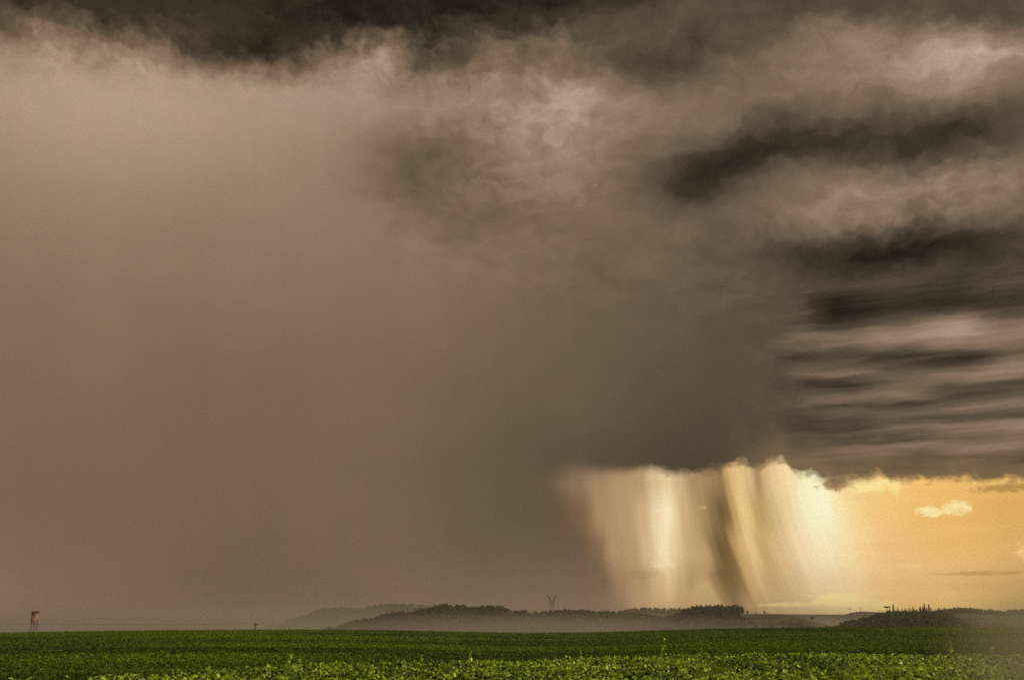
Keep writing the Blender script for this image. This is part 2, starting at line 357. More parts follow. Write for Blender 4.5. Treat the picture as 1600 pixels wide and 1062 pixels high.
# ------------------------------------------------------------------ helpers
def tag(o, label=None, cat=None, group=None, kind=None):
    if label: o['label'] = label
    if cat: o['category'] = cat
    if group: o['group'] = group
    if kind: o['kind'] = kind
    return o
def mesh_np(name, verts, faces, mat, parent=None, smoothf=False, attr=None, loc=None):
    """verts (n,3); faces: list of index arrays (m,k), each of one face size"""
    me = bpy.data.meshes.new(name)
    verts = np.asarray(verts, np.float32)
    me.vertices.add(len(verts)); me.vertices.foreach_set('co', verts.ravel())
    faces = [np.asarray(f, np.int32) for f in faces if len(f)]
    idx = np.concatenate([f.ravel() for f in faces]); cnt = np.concatenate([np.full(len(f), f.shape[1], np.int32) for f in faces])
    me.loops.add(len(idx)); me.loops.foreach_set('vertex_index', idx)
    me.polygons.add(len(cnt)); st = np.zeros(len(cnt), np.int32); st[1:] = np.cumsum(cnt)[:-1]
    me.polygons.foreach_set('loop_start', st); me.polygons.foreach_set('loop_total', cnt)
    if smoothf: me.polygons.foreach_set('use_smooth', np.ones(len(cnt), bool))
    if attr is not None:
        at_ = me.attributes.new('tone', 'FLOAT', 'POINT'); at_.data.foreach_set('value', np.asarray(attr, np.float32))
    me.update(calc_edges=True); me.materials.append(mat)
    o = bpy.data.objects.new(name, me); C.objects.link(o)
    if parent: o.parent = parent
    if loc is not None: o.location = loc
    return o
def material(name): 
    m = bpy.data.materials.new(name); m.use_nodes = True
    return m, m.node_tree, m.node_tree.nodes['Principled BSDF']
def tone_material(name, c0, c1, rough=0.6, spec=0.3, translucent=0.0, scale=None, attr=True):
    m, t, p = material(name)
    r = t.nodes.new('ShaderNodeValToRGB'); r.color_ramp.elements[0].color = (*c0, 1); r.color_ramp.elements[1].color = (*c1, 1)
    if attr:
        a = t.nodes.new('ShaderNodeAttribute'); a.attribute_name = 'tone'; src = a.outputs['Fac']
    else:
        g = t.nodes.new('ShaderNodeTexCoord'); n = t.nodes.new('ShaderNodeTexNoise'); n.inputs['Scale'].default_value = scale or 1; n.inputs['Detail'].default_value = 6
        t.links.new(g.outputs['Object'], n.inputs['Vector']); src = n.outputs[0]
    t.links.new(src, r.inputs[0]); t.links.new(r.outputs[0], p.inputs['Base Color'])
    p.inputs['Roughness'].default_value = rough; p.inputs['Specular IOR Level'].default_value = spec
    if translucent:
        tr = t.nodes.new('ShaderNodeBsdfTranslucent'); mx = t.nodes.new('ShaderNodeMixShader'); mx.inputs[0].default_value = translucent
        t.links.new(r.outputs[0], tr.inputs[0]); t.links.new(p.outputs[0], mx.inputs[1]); t.links.new(tr.outputs[0], mx.inputs[2])
        t.links.new(mx.outputs[0], t.nodes['Material Output'].inputs[0])
    return m
def vnoise(x, y, s):
    """cheap smooth value noise, -1..1"""
    x = np.asarray(x) / s; y = np.asarray(y) / s
    xi = np.floor(x); yi = np.floor(y); fx = x - xi; fy = y - yi
    fx = fx * fx * (3 - 2 * fx); fy = fy * fy * (3 - 2 * fy)
    h = lambda i, j: np.modf(np.abs(np.sin(i * 127.1 + j * 311.7) * 43758.5453))[0] * 2 - 1
    return (h(xi, yi) * (1 - fx) + h(xi + 1, yi) * fx) * (1 - fy) + (h(xi, yi + 1) * (1 - fx) + h(xi + 1, yi + 1) * fx) * fy

# ------------------------------------------------------------------ terrain
def az_of(px, py=985): return azel(px, py)[0]
CR = [(-400, 992), (0, 988.5), (100, 986.5), (200, 985), (300, 984), (400, 983.5), (500, 983.5), (600, 984.5), (700, 986.3), (780, 988), (850, 988.5), (930, 987.5),
      (1000, 985.5), (1100, 982.5), (1200, 980.8), (1300, 980), (1600, 980.5), (2000, 983)]
CR_A = [az_of(x) for x, y in CR]; CR_Z = [at(x, y, 450).z for x, y in CR]
ED = [(-300, 1075), (80, 1060), (250, 1049), (400, 1042), (600, 1036), (800, 1030), (1000, 1024), (1200, 1020), (1600, 1018.5), (2000, 1018.5)]
CANOPY = 0.62
def dist_for(py, px, drop): 
    x, y, z = ray(px, py); return drop / (-z / math.hypot(x, y))
ED_A = [az_of(x, y) for x, y in ED]; ED_R = [dist_for(y, x, EYE - CANOPY) for x, y in ED]
def r_edge(azd): return np.interp(azd, ED_A, ED_R)
def height(azd, r):
    azd = np.asarray(azd, float); r = np.asarray(r, float)
    zc = np.interp(azd, CR_A, CR_Z); re = r_edge(azd) + 0.5
    x = r * np.sin(np.radians(azd)); y = r * np.cos(np.radians(azd))
    z1 = np.interp(r, [0, 1], [0, 0]) * 0
    t = np.clip((r - re) / (90 - re), 0, 1); t = t * t * (3 - 2 * t)
    low = -4.2
    t2 = np.clip((r - 90) / 360, 0, 1)
    zf = low + (zc - low) * np.sin(t2 * math.pi / 2) ** 0.9
    z = np.where(r < 90, t * low, zf)
    over = np.clip((r - 450) / 900, 0, 1); over = over * over * (3 - 2 * over)
    z = np.where(r > 450, zc + (-34 - zc) * over, z)
    amp = np.clip((r - 100) / 100, 0, 1) * np.clip((900 - r) / 400, 0, 1)
    z = z + amp * (0.10 * np.sin((y * 0.98 + x * 0.13 + 9 * vnoise(x, y, 90)) / 4.2) * np.clip((440 - r) / 60, 0, 1))
    far = np.clip((r - 1400) / 1500, 0, 1)
    return z + far * 5 * vnoise(x, y, 900)
def polar(name, rs, azs, mat, closed=True):
    Ag, Rg = np.meshgrid(azs, rs); Z = height(np.where(Ag > 180, Ag - 360, Ag), Rg)
    X = Rg * np.sin(np.radians(Ag)); Y = Rg * np.cos(np.radians(Ag))
    n, m = Ag.shape; v = np.stack([X, Y, Z], -1).reshape(-1, 3)
    i, j = np.meshgrid(np.arange(n - 1), np.arange(m if closed else m - 1), indexing='ij'); jn = (j + 1) % m
    f = np.stack([i * m + j, i * m + jn, (i + 1) * m + jn, (i + 1) * m + j], -1).reshape(-1, 4)[:, ::-1]
    o = mesh_np(name, v, [f], mat, smoothf=True); tag(o, kind='structure'); return o
AZS = np.concatenate([np.arange(-36, 36, 0.35), np.arange(36, 324, 6.0)])
def ground_mat(name, c0, c1, c2, sx, sy):
    m, t, p = material(name)
    g = t.nodes.new('ShaderNodeNewGeometry'); mp = t.nodes.new('ShaderNodeMapping'); mp.inputs['Scale'].default_value = (sx, sy, 0.2); mp.inputs['Rotation'].default_value = (0, 0, R(7))
    t.links.new(g.outputs['Position'], mp.inputs[0])
    n = t.nodes.new('ShaderNodeTexNoise'); n.inputs['Scale'].default_value = 1; n.inputs['Detail'].default_value = 8; n.inputs['Roughness'].default_value = 0.7; t.links.new(mp.outputs[0], n.inputs['Vector'])
    r = t.nodes.new('ShaderNodeValToRGB'); e = r.color_ramp.elements; e[0].position = 0.36; e[1].position = 0.66; e[0].color = (*c0, 1); e[1].color = (*c2, 1); q = e.new(0.5); q.color = (*c1, 1)
    t.links.new(n.outputs[0], r.inputs[0]); t.links.new(r.outputs[0], p.inputs['Base Color'])
    p.inputs['Roughness'].default_value = 0.95; p.inputs['Specular IOR Level'].default_value = 0.1
    return m
soil = ground_mat('soil', (0.020, 0.016, 0.008), (0.030, 0.028, 0.012), (0.03, 0.04, 0.012), 2.5, 2.5)
field_m = ground_mat('shade_toned_crop', (0.022, 0.036, 0.001), (0.050, 0.085, 0.002), (0.075, 0.125, 0.004), 0.02, 0.10)  # cloud shadow over the middle field is put into this dark green
valley_m = ground_mat('valley_pasture', (0.05, 0.06, 0.03), (0.07, 0.075, 0.04), (0.10, 0.09, 0.05), 0.004, 0.008)
RE = np.array([0.5, 4, 8, 12, 15, 18, 21, 24, 27, 30, 33, 36, 40, 45, 50, 60.])
polar('near_ground', RE, AZS, soil)
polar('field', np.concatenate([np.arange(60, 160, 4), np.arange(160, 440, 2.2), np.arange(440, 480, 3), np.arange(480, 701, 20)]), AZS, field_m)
polar('valley_ground', np.concatenate([np.arange(700, 2000, 100), np.arange(2000, 14001, 600)]), AZS, valley_m)

# ------------------------------------------------------------------ low crop of the middle field: tufts standing in contour rows
def tufts():
    N = 190000
    a = np.concatenate([rng.uniform(-34, 34, N - 40000), rng.uniform(34, 62, 20000), rng.uniform(-62, -34, 20000)]); u = rng.uniform(0, 1, N)
    r = 58 * (455 / 58) ** u
    x = r * np.sin(np.radians(a)); y = r * np.cos(np.radians(a))
    sp = 2.6
    q = y * 0.98 + x * 0.13 + 9 * vnoise(x, y, 90)
    q2 = np.round(q / sp) * sp + rng.normal(0, 0.22, N)
    y = y + (q2 - q)
    keep = vnoise(x, y * 2.2, 38) + 0.6 * vnoise(x + 50, y * 3, 13) + rng.uniform(-0.6, 0.6, N) > -0.75
    x, y = x[keep], y[keep]; n = len(x)
    r = np.hypot(x, y); a = np.degrees(np.arctan2(x, y)); z = height(a, r)
    w = rng.uniform(0.22, 0.5, n) * (0.6 + r / 420); h = rng.uniform(0.16, 0.34, n)
    vs, fs, tn = [], [], []
    tone = np.clip(0.5 + 0.35 * vnoise(x, y * 1.8, 45) + 0.15 * vnoise(x, y, 150) + rng.normal(0, 0.14, n), 0, 1)
    for k in range(3):
        th = rng.uniform(0, math.pi, n); lean = rng.uniform(-0.5, 0.5, n) * h
        cx, sx = np.cos(th) * w / 2, np.sin(th) * w / 2
        b = np.stack([x, y, z - 0.03], -1)
        q0 = b + np.stack([-cx * .5, -sx * .5, 0 * z], -1); q1 = b + np.stack([cx * .5, sx * .5, 0 * z], -1)
        t0 = b + np.stack([cx * .9 - sx * 0 + lean * np.sin(th), sx * .9 + lean, h * rng.uniform(.7, 1, n)], -1)
        t1 = b + np.stack([-cx * .9 + lean * np.sin(th), -sx * .9 + lean, h], -1)
        v = np.stack([q0, q1, t0, t1], 1).reshape(-1, 3); vs.append(v)
        fs.append(np.arange(n * 4).reshape(-1, 4) + k * n * 4); tn.append(np.repeat(tone, 4))
    m = tone_material('shade_toned_crop_leaf', (0.014, 0.032, 0.001), (0.145, 0.235, 0.004), 0.7, 0.12, 0.25)  # crop leaves coloured darker than the soybeans, standing in for cloud shadow
    o = mesh_np('shade_toned_crop', np.concatenate(vs), [np.concatenate(fs)], m, attr=np.concatenate(tn))
    tag(o, 'low green crop coloured dark for cloud shadow, in contour rows covering the middle field up to its crest', 'crop', kind='stuff')
tufts()

# ------------------------------------------------------------------ foreground soybean canopy
LEAF = np.array([(0, 0, 0), (-.30, .30, .07), (0, .32, 0), (.30, .30, .07), (-.27, .62, .05), (0, .66, -.02), (.27, .62, .05), (0, 1, -.10)])
LEAF_Q = [(0, 2, 1), (0, 3, 2), (4, 5, 7), (5, 6, 7)]; LEAF_4 = [(1, 2, 5, 4), (2, 3, 6, 5)]
def leaves(base, yaw, pitch, roll, size, tone):
    """vectorised leaflets"""
    n = len(base); P = LEAF[None] * size[:, None, None]
    P = P * np.stack([np.ones(n), np.ones(n), rng.uniform(-.3, 1.8, n)], -1)[:, None, :]
    x, y, z = P[..., 0], P[..., 1], P[..., 2]
    c, s = np.cos(roll)[:, None], np.sin(roll)[:, None]; x, z = x * c + z * s, -x * s + z * c
    c, s = np.cos(pitch)[:, None], np.sin(pitch)[:, None]; y, z = y * c - z * s, y * s + z * c
    c, s = np.cos(yaw)[:, None], np.sin(yaw)[:, None]; x, y = x * c - y * s, x * s + y * c
    v = np.stack([x, y, z], -1) + base[:, None, :]
    o = (np.arange(n) * 8)[:, None, None]
    return v.reshape(-1, 3), (o + np.array(LEAF_Q)[None]).reshape(-1, 3), (o + np.array(LEAF_4)[None]).reshape(-1, 4), np.repeat(tone, 8)
def soy():
    N = 84000
    a = np.concatenate([rng.uniform(-34, 34, N - 20000), rng.uniform(34, 62, 10000), rng.uniform(-62, -34, 10000)]); u = rng.uniform(0, 1, N)
    r = np.sqrt(6.0 ** 2 + u * (35.0 ** 2 - 6.0 ** 2))
    keep = r < r_edge(a) + rng.normal(0, 0.35, N); a, r = a[keep], r[keep]
    x = r * np.sin(np.radians(a)); y = r * np.cos(np.radians(a)); n = len(x)
    z0 = height(a, r)
    top = CANOPY + 0.05 * vnoise(x, y, 0.9) + 0.05 * vnoise(x, y, 0.35) + 0.03 * vnoise(x, y, 4)
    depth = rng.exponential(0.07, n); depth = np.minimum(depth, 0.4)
    hub = np.stack([x, y, z0 + top - depth], -1)
    yaw0 = rng.uniform(0, 2 * math.pi, n)
    V_, T_, Q_, A_ = [], [], [], []; off = 0
    patch = 0.5 + 0.22 * vnoise(x, y, 1.3) + 0.12 * vnoise(x, y, 5)
    for k, dy in enumerate((0, 1.25, -1.25)):
        yaw = yaw0 + dy + rng.normal(0, 0.25, n)
        pitch = rng.normal(-0.15, 0.55, n); roll = rng.normal(0, 0.5, n)
        size = rng.uniform(0.06, 0.11, n)
        b = hub + np.stack([-np.sin(yaw), np.cos(yaw), np.zeros(n)], -1) * 0.012
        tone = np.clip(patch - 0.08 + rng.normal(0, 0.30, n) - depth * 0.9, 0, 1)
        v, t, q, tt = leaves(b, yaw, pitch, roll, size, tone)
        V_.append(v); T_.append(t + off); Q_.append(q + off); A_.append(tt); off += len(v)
    # petioles
    m = n // 2; b = hub[:m]; d = rng.normal(0, 0.05, (m, 3)); d[:, 2] = -rng.uniform(0.12, 0.25, m); w = 0.003
    p = np.stack([b + [-w, 0, 0], b + [w, 0, 0], b + d + [w, 0, 0], b + d + [-w, 0, 0]], 1).reshape(-1, 3)
    V_.append(p); Q_.append(np.arange(m * 4).reshape(-1, 4) + off); A_.append(np.full(m * 4, 0.75))
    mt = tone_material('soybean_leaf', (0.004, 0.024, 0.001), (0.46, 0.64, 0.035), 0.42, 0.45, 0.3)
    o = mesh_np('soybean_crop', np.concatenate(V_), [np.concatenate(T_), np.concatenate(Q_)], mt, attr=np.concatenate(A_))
    tag(o, 'dense bright green soybean plants filling the foreground', 'crop', kind='stuff')
    return mt
soy_m = soy()

# ------------------------------------------------------------------ tall weeds poking out of the soybeans
def tube(path, radii, k=5):
    path = [Vector(p) for p in path]; vs, fs = [], []
    for i, p in enumerate(path):
        d = (path[min(i + 1, len(path) - 1)] - path[max(i - 1, 0)]).normalized()
        s = d.cross(Vector((0.31, 0.95, 0.11))).normalized(); t = d.cross(s)
        for j in range(k):
            q = 2 * math.pi * j / k; vs.append(p + (s * math.cos(q) + t * math.sin(q)) * radii[i])
    for i in range(len(path) - 1):
        for j in range(k): fs.append((i * k + j, i * k + (j + 1) % k, (i + 1) * k + (j + 1) % k, (i + 1) * k + j))
    return np.array([tuple(v) for v in vs]), np.array(fs)
def join(parts):
    V_, F_ = [], []; o = 0
    for v, f in parts: V_.append(np.asarray(v, float)); F_.append(np.asarray(f) + o); o += len(v)
    return np.concatenate(V_), np.concatenate(F_)
stem_m = tone_material('weed_stem', (0.10, 0.15, 0.03), (0.2, 0.24, 0.06), attr=False, scale=9)
WEEDS = [(1028, 999, 1.0, 'tallest weed on the near crop edge, leaning right with a pale leafy tip', 0.10),
         (1487, 1001, 1.0, 'thin upright weed with a yellow-green tip near the misty right end of the crop', 0.0),
         (325, 1038, 0.9, 'short bushy weed on the crop edge left of the utility pole', 0.02),
         (453, 1023, 0.9, 'left one of the two close thin weeds just right of the utility pole', 0.0),
         (469, 1024, 0.9, 'right one of the two close thin weeds just right of the utility pole', 0.01),
         (661, 1024, 0.8, 'small weed above the crop edge below the low left end of the wooded hill', -0.02),
         (735, 1017, 0.8, 'slender dark weed above the crop edge below the highest trees of the wooded hill', 0.0),
         (906, 1017, 0.8, 'small fine weed above the crop edge to the right of the pylon', 0.01),
         (1096, 1013, 0.8, 'tiny pale-tipped weed on the crop edge under the round-topped dark wood', 0.0),
         (1552, 1008, 0.8, 'faint weed half lost in the mist at the far right of the crop', 0.0)]
for px, py, s, lab, lean in WEEDS:
    az = az_of(px, 1022); rr = float(r_edge(az)) - 0.4
    b = Vector((rr * math.sin(R(az)), rr * math.cos(R(az)), 0)); ht = at(px, py, rr).z
    root = bpy.data.objects.new('weed', None); C.objects.link(root); root.location = b
    tag(root, lab, 'weed', 'weeds standing above the soybeans')
    path = [(lean * t * t * 2.5 + 0.012 * math.sin(t * 7 + px), 0.01 * math.cos(t * 5), ht * t) for t in (0, .25, .5, .75, 1)]
    v, f = tube(path, [0.012, 0.011, 0.009, 0.007, 0.004]); mesh_np('stem', v, [f], stem_m, root, True)
    n = 26; tt = rng.uniform(0.6, 1.0, n)
    bx = np.array([[np.interp(t, (0, .25, .5, .75, 1), [p[i] for p in path]) for i in range(3)] for t in tt])
    v, t3, q4, tn = leaves(bx, rng.uniform(0, 6.28, n), rng.normal(0.5, 0.35, n), rng.normal(0, 0.5, n), rng.uniform(0.05, 0.10, n) * s, rng.uniform(0.5, 1, n))
    mesh_np('leaves', v, [t3, q4], soy_m, root, attr=tn)

# ------------------------------------------------------------------ hills
wood_floor = ground_mat('wooded_slope', (0.02, 0.026, 0.012), (0.03, 0.036, 0.016), (0.045, 0.05, 0.022), 0.03, 0.03)
pasture = ground_mat('hill_pasture', (0.025, 0.026, 0.014), (0.07, 0.062, 0.036), (0.13, 0.14, 0.045), 0.012, 0.03)
leaf_green = tone_material('green_wood_foliage', (0.016, 0.028, 0.010), (0.085, 0.12, 0.045), 0.8, 0.15, 0.2)
leaf_dark = tone_material('wood_foliage', (0.012, 0.017, 0.008), (0.055, 0.070, 0.030), 0.8, 0.15, 0.2)
bark = tone_material('bark', (0.03, 0.022, 0.014), (0.07, 0.05, 0.035), attr=False, scale=2)
class Hill:
    def __init__(s, name, D, pts, depth, mat, drop=0.0, zb=-36):
        s.D, s.depth, s.zb = D, depth, zb
        s.A = [az_of(x, y) for x, y in pts]; s.Z = [at(x, y, D).z - drop for x, y in pts]
        azs = np.arange(s.A[0] - 0.6, s.A[-1] + 0.6, 0.08); rs = np.linspace(-1, 1, 41)
        Ag, Tg = np.meshgrid(azs, rs); Rg = D + Tg * depth; Z = s.z(Ag, Rg)
        X = Rg * np.sin(np.radians(Ag)); Y = Rg * np.cos(np.radians(Ag)); n, m = Ag.shape
        i, j = np.meshgrid(np.arange(n - 1), np.arange(m - 1), indexing='ij')
        f = np.stack([i * m + j, (i + 1) * m + j, (i + 1) * m + j + 1, i * m + j + 1], -1).reshape(-1, 4)[:, ::-1]
        tag(mesh_np(name, np.stack([X, Y, Z], -1).reshape(-1, 3), [f], mat, smoothf=True), kind='structure')
    def z(s, a, r):
        zc = np.interp(a, s.A, s.Z); t = np.clip((r - s.D) / s.depth, -1, 1)
        x = r * np.sin(np.radians(a)); y = r * np.cos(np.radians(a))
        fade = np.clip((a - s.A[0] + 0.6) / 0.6, 0, 1) * np.clip((s.A[-1] + 0.6 - a) / 0.6, 0, 1)
        zc = s.zb + (zc - s.zb) * fade
        return s.zb + (zc - s.zb) * np.cos(t * math.pi / 2) ** 1.6 + 1.2 * vnoise(x, y, 40) * (np.abs(t) > 0.12) * (1 - np.abs(t))
    def spot(s, px, t=0.0):
        a = az_of(px, 960); r = s.D + t * s.depth
        return Vector((r * math.sin(R(a)), r * math.cos(R(a)), float(s.z(a, r))))

def crown(n, rx, rz, size, seed, kind='round'):
    g = np.random.default_rng(seed)
    if kind == 'round':
        lobes = g.normal(0, 1, (7, 3)); lobes /= np.linalg.norm(lobes, axis=1)[:, None]; lobes *= [rx * .5, rx * .5, rz * .5]; 
        c = lobes[g.integers(0, 7, n)]; d = g.normal(0, 1, (n, 3)); d /= np.linalg.norm(d, axis=1)[:, None]
        p = c + d * np.array([rx * .52, rx * .52, rz * .5]) * g.uniform(0.6, 1.0, (n, 1)); p[:, 2] += rz * 1.25
    elif kind == 'conifer':
        t = g.uniform(0, 1, n) ** 0.7; lay = np.abs(((1 - t) * 7) % 1 - 0.3); rr = rx * (1 - t) ** 0.8 * (0.55 + 0.5 * lay) + 0.1; th = g.uniform(0, 6.28, n)
        q = g.uniform(0.3, 1, n); p = np.stack([np.cos(th) * rr * q, np.sin(th) * rr * q, rz * (0.18 + 0.82 * t)], -1)
    elif kind == 'umbrella':
        th = g.uniform(0, 6.28, n); q = np.sqrt(g.uniform(0, 1, n)); arms = np.round(th / 6.28 * 9) / 9 * 6.28; th = th * .35 + arms * .65
        p = np.stack([np.cos(th) * rx * q, np.sin(th) * rx * q, rz * (0.86 + 0.10 * q ** 2) + g.normal(0, rz * .03, n)], -1)
    a = g.normal(0, 1, (n, 3)); a /= np.linalg.norm(a, axis=1)[:, None]; b = np.cross(a, g.normal(0, 1, (n, 3))); b /= np.linalg.norm(b, axis=1)[:, None]
    sz = size * g.uniform(0.6, 1.3, (n, 1)); 
    v = np.stack([p - a * sz, p + b * sz * .8, p + a * sz, p - b * sz * .8], 1).reshape(-1, 3)
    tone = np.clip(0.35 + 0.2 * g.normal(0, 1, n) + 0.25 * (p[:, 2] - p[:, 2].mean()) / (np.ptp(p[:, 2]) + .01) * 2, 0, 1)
    return v, np.arange(n * 4).reshape(-1, 4), np.repeat(tone, 4)
CR_VAR = [crown(46, 4.2, 3.6, 1.0, s) for s in range(8)]
def woodland(name, hill, x0, x1, t0, t1, n, label, smin=0.7, smax=1.3, clear=None, leaf=None):
    V_, F_, A_ = [], [], []; off = 0
    a0, a1 = az_of(x0, 960), az_of(x1, 960); g = np.random.default_rng(n + int(x0))
    k = 0
    while k < n:
        a = g.uniform(a0, a1); r = hill.D + g.uniform(t0, t1) * hill.depth
        k += 1
        x, y = r * math.sin(R(a)), r * math.cos(R(a))
        z = float(hill.z(a, r))
        if clear:
            q = pix(a, math.degrees(math.atan2(z - EYE, r)))
            if any(((q[0] - c[0]) / c[2]) ** 2 + ((q[1] - c[1]) / c[3]) ** 2 < 1 for c in clear): continue
        v, f, tn = CR_VAR[g.integers(0, 8)]; s = g.uniform(smin, smax); th = g.uniform(0, 6.28)
        c, sn = math.cos(th), math.sin(th)
        w = v * [s, s, s * g.uniform(.85, 1.25)]; w = np.stack([w[:, 0] * c - w[:, 1] * sn, w[:, 0] * sn + w[:, 1] * c, w[:, 2] - 1.5 * s], -1) + [x, y, z]
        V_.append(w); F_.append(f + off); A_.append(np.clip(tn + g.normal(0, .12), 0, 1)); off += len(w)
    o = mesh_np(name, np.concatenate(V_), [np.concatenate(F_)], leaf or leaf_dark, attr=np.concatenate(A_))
    tag(o, label, 'woodland', kind='stuff')

far_l = Hill('far_hill', 3600, [(400, 979), (430, 976), (455, 968), (480, 962), (500, 953), (530, 950), (550, 952), (562, 953), (580, 947), (610, 945), (640, 945), (665, 947), (690, 951), (740, 960), (800, 972)], 900, wood_floor, 4)
far_m = Hill('distant_ridge', 3300, [(930, 966), (965, 957), (990, 952), (1015, 951.5), (1045, 952.5), (1075, 953), (1110, 955), (1160, 957), (1240, 958), (1320, 958.5), (1333, 955), (1345, 953.5), (1380, 955), (1420, 957), (1470, 960)], 700, valley_m, 2)
far_r = Hill('right_ridge', 2300, [(1440, 962), (1470, 953), (1500, 951.5), (1525, 952), (1548, 954.5), (1566, 956), (1600, 953.5), (1680, 951), (1800, 955), (1900, 960)], 500, pasture, 3)
wood_l = Hill('wooded_hill', 1600, [(505, 984), (530, 979), (548, 972), (562, 968), (584, 967), (602, 960), (622, 957), (650, 956), (665, 951), (690, 948), (725, 948), (745, 950), (762, 947), (783, 948), (800, 955), (830, 957), (852, 956), (870, 954), (900, 953), (925, 956), (945, 956), (975, 959), (1005, 960), (1025, 963), (1060, 964), (1100, 968), (1150, 978)], 420, wood_floor, 5.5)
wood_m = Hill('middle_hill', 1350, [(1035, 975), (1060, 967), (1078, 958), (1095, 955), (1130, 954), (1150, 955), (1162, 958.5), (1185, 958), (1215, 958), (1240, 961), (1262, 966), (1285, 973), (1310, 979)], 330, pasture, 0.5)
wood_r = Hill('right_wooded_hill', 1150, [(1285, 979), (1308, 976), (1322, 969), (1345, 965), (1368, 959), (1388, 954), (1420, 953), (1450, 953), (1476, 955), (1490, 961), (1503, 970), (1530, 976), (1580, 979), (1640, 981)], 260, wood_floor, 4.5)

woodland('far_woodland', far_l, 420, 760, -0.5, 0.06, 900, 'pale far-off woods on the misty hill at the left end of the hills', 1.0, 1.7)
woodland('hillside_woodland', wood_l, 500, 1120, -0.62, 0.05, 3000, 'dark mixed woods fading into mist, covering the long hill below the pylon')
woodland('ridge_woodland', far_m, 960, 1120, -0.3, 0.05, 260, 'reddish hazy treeline on the distant ridge behind the dark woods', 0.8, 1.4)
CLEAR = [(1162, 966, 9, 5), (1195, 972, 16, 3.2)]
woodland('middle_woodland', wood_m, 1040, 1160, -0.72, 0.06, 900, 'dark round-topped wood at the left end of the bare middle hill', clear=CLEAR)
woodland('slope_scrub', wood_m, 1155, 1290, -0.75, -0.35, 330, 'scattered scrub along the foot of the bare middle hill', 0.35, 0.8, clear=CLEAR)
woodland('green_woodland', wood_r, 1290, 1520, -0.7, 0.02, 1900, 'green woods covering the hill under the row of conifers', 0.4, 0.75, leaf=leaf_green)
woodland('right_woodland', far_r, 1450, 1700, -0.22, 0.03, 600, 'thin treeline along the right ridge', 0.7, 1.1)
woodland('valley_scrub', far_r, 1500, 1640, -0.8, -0.45, 260, 'misty scrub below the right ridge', 0.6, 1.1)

# individual trees along the skylines
def tree_mesh(kind, seed, rx, rz, n, size, trunk_h, trunk_r):
    v, f, tn = crown(n, rx, rz, size, seed, kind)
    return v, f, tn, tube([(0, 0, -1.5), (0.1, 0, trunk_h * .5), (0, 0.1, trunk_h)], [trunk_r * 1.2, trunk_r, trunk_r * .55], 7)
def make_tree(name, kind, seed, rx, rz, n, size, th, tr):
    root = bpy.data.objects.new(name, None); C.objects.link(root)
    v, f, tn, (tv, tf) = tree_mesh(kind, seed, rx, rz, n, size, th, tr)
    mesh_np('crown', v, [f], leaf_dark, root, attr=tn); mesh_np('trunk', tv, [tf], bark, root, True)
    return root
def copy_tree(o):
    c = o.copy(); C.objects.link(c)
    for ch in o.children:
        d = ch.copy(); C.objects.link(d); d.parent = c
    return c
used = set()
def place(src, pos, s, label, cat, group=None, rot=None):
    o = src if src.name not in used else copy_tree(src)
    used.add(src.name)
    o.location = pos; o.scale = (s, s, s); o.rotation_euler = (0, 0, random.uniform(0, 6.28) if rot is None else rot)
    tag(o, label, cat, group); return o
rounds = [make_tree('broadleaf_tree', 'round', 50 + i, 3.6, 3.4, 130, 0.7, 5.5, 0.35) for i in range(4)]
pines = [make_tree('conifer_tree', 'conifer', 70 + i, 2.1, 12, 150, 0.55, 10.5, 0.25) for i in range(3)]
# clump of taller trees and the rest of the skyline of the long hill
xs = []
for x in np.arange(682, 762, 5.2): xs.append((x + random.uniform(-2, 2), random.uniform(0.9, 1.25) + (0.5 if x < 698 else 0.1)))
for x in (808, 880, 889, 896, 908, 917, 921, 941, 946, 952, 958, 972, 986, 1000, 1018, 1022): xs.append((x, random.uniform(0.8, 1.25)))
for x in np.arange(556, 680, 8.5): xs.append((x + random.uniform(-3, 3), random.uniform(0.6, 0.95)))
for x in np.arange(764, 876, 8.5): xs.append((x + random.uniform(-3, 3), random.uniform(0.6, 0.95)))
for x, s in xs:
    seg = [('small tree on the falling left shoulder of the long misty wooded hill', 'trees on the left shoulder of the long hill'),
           ('tall tree at the abrupt left end of the high clump on the long hill', 'trees at the left end of the high clump'),
           ('dark tree in the high clump on the summit of the long wooded hill', 'trees of the high clump'),
           ('low dark tree on the skyline left of the lattice pylon', 'skyline trees left of the pylon'),
           ('round-crowned dark tree on the skyline just right of the lattice pylon', 'skyline trees right of the pylon'),
           ('dark tree where the long hill falls away right, before the bright rain shaft', 'skyline trees at the right end of the long hill')]
    lab, grp = seg[0 if x < 679 else 1 if x < 698 else 2 if x < 764 else 3 if x < 862 else 4 if x < 935 else 5]
    place(random.choice(rounds), wood_l.spot(x, random.uniform(-0.05, 0.02)), s, lab, 'tree', grp)
for x in np.arange(1078, 1160, 6.0):
    place(random.choice(rounds), wood_m.spot(x + random.uniform(-2, 2), random.uniform(-0.05, 0.02)), random.uniform(0.6, 0.95), 'dark tree on the skyline of the round-topped wood beside the bare hill', 'tree', 'skyline trees of the round-topped wood')
solo = [(1168, 0.62, 'leafy tree just right of the round-topped wood, on the top of the bare hill'),
        (1181, 0.35, 'small bush on the crest of the bare hill, left of two small upright trees'),
        (1195, 0.45, 'narrow dark tree on the highest part of the bare hill'),
        (1256, 0.35, 'low bush on the right shoulder of the bare hill'),
        (1268, 0.75, 'lone bushy tree standing out on the falling right slope of the bare hill')]
for x, s, lab in solo: place(random.choice(rounds), wood_m.spot(x, -0.02), s, lab, 'tree')
place(pines[2], wood_m.spot(1193.5, 0.02), 0.42, 'tiny conifer on the crest of the bare middle hill', 'tree')
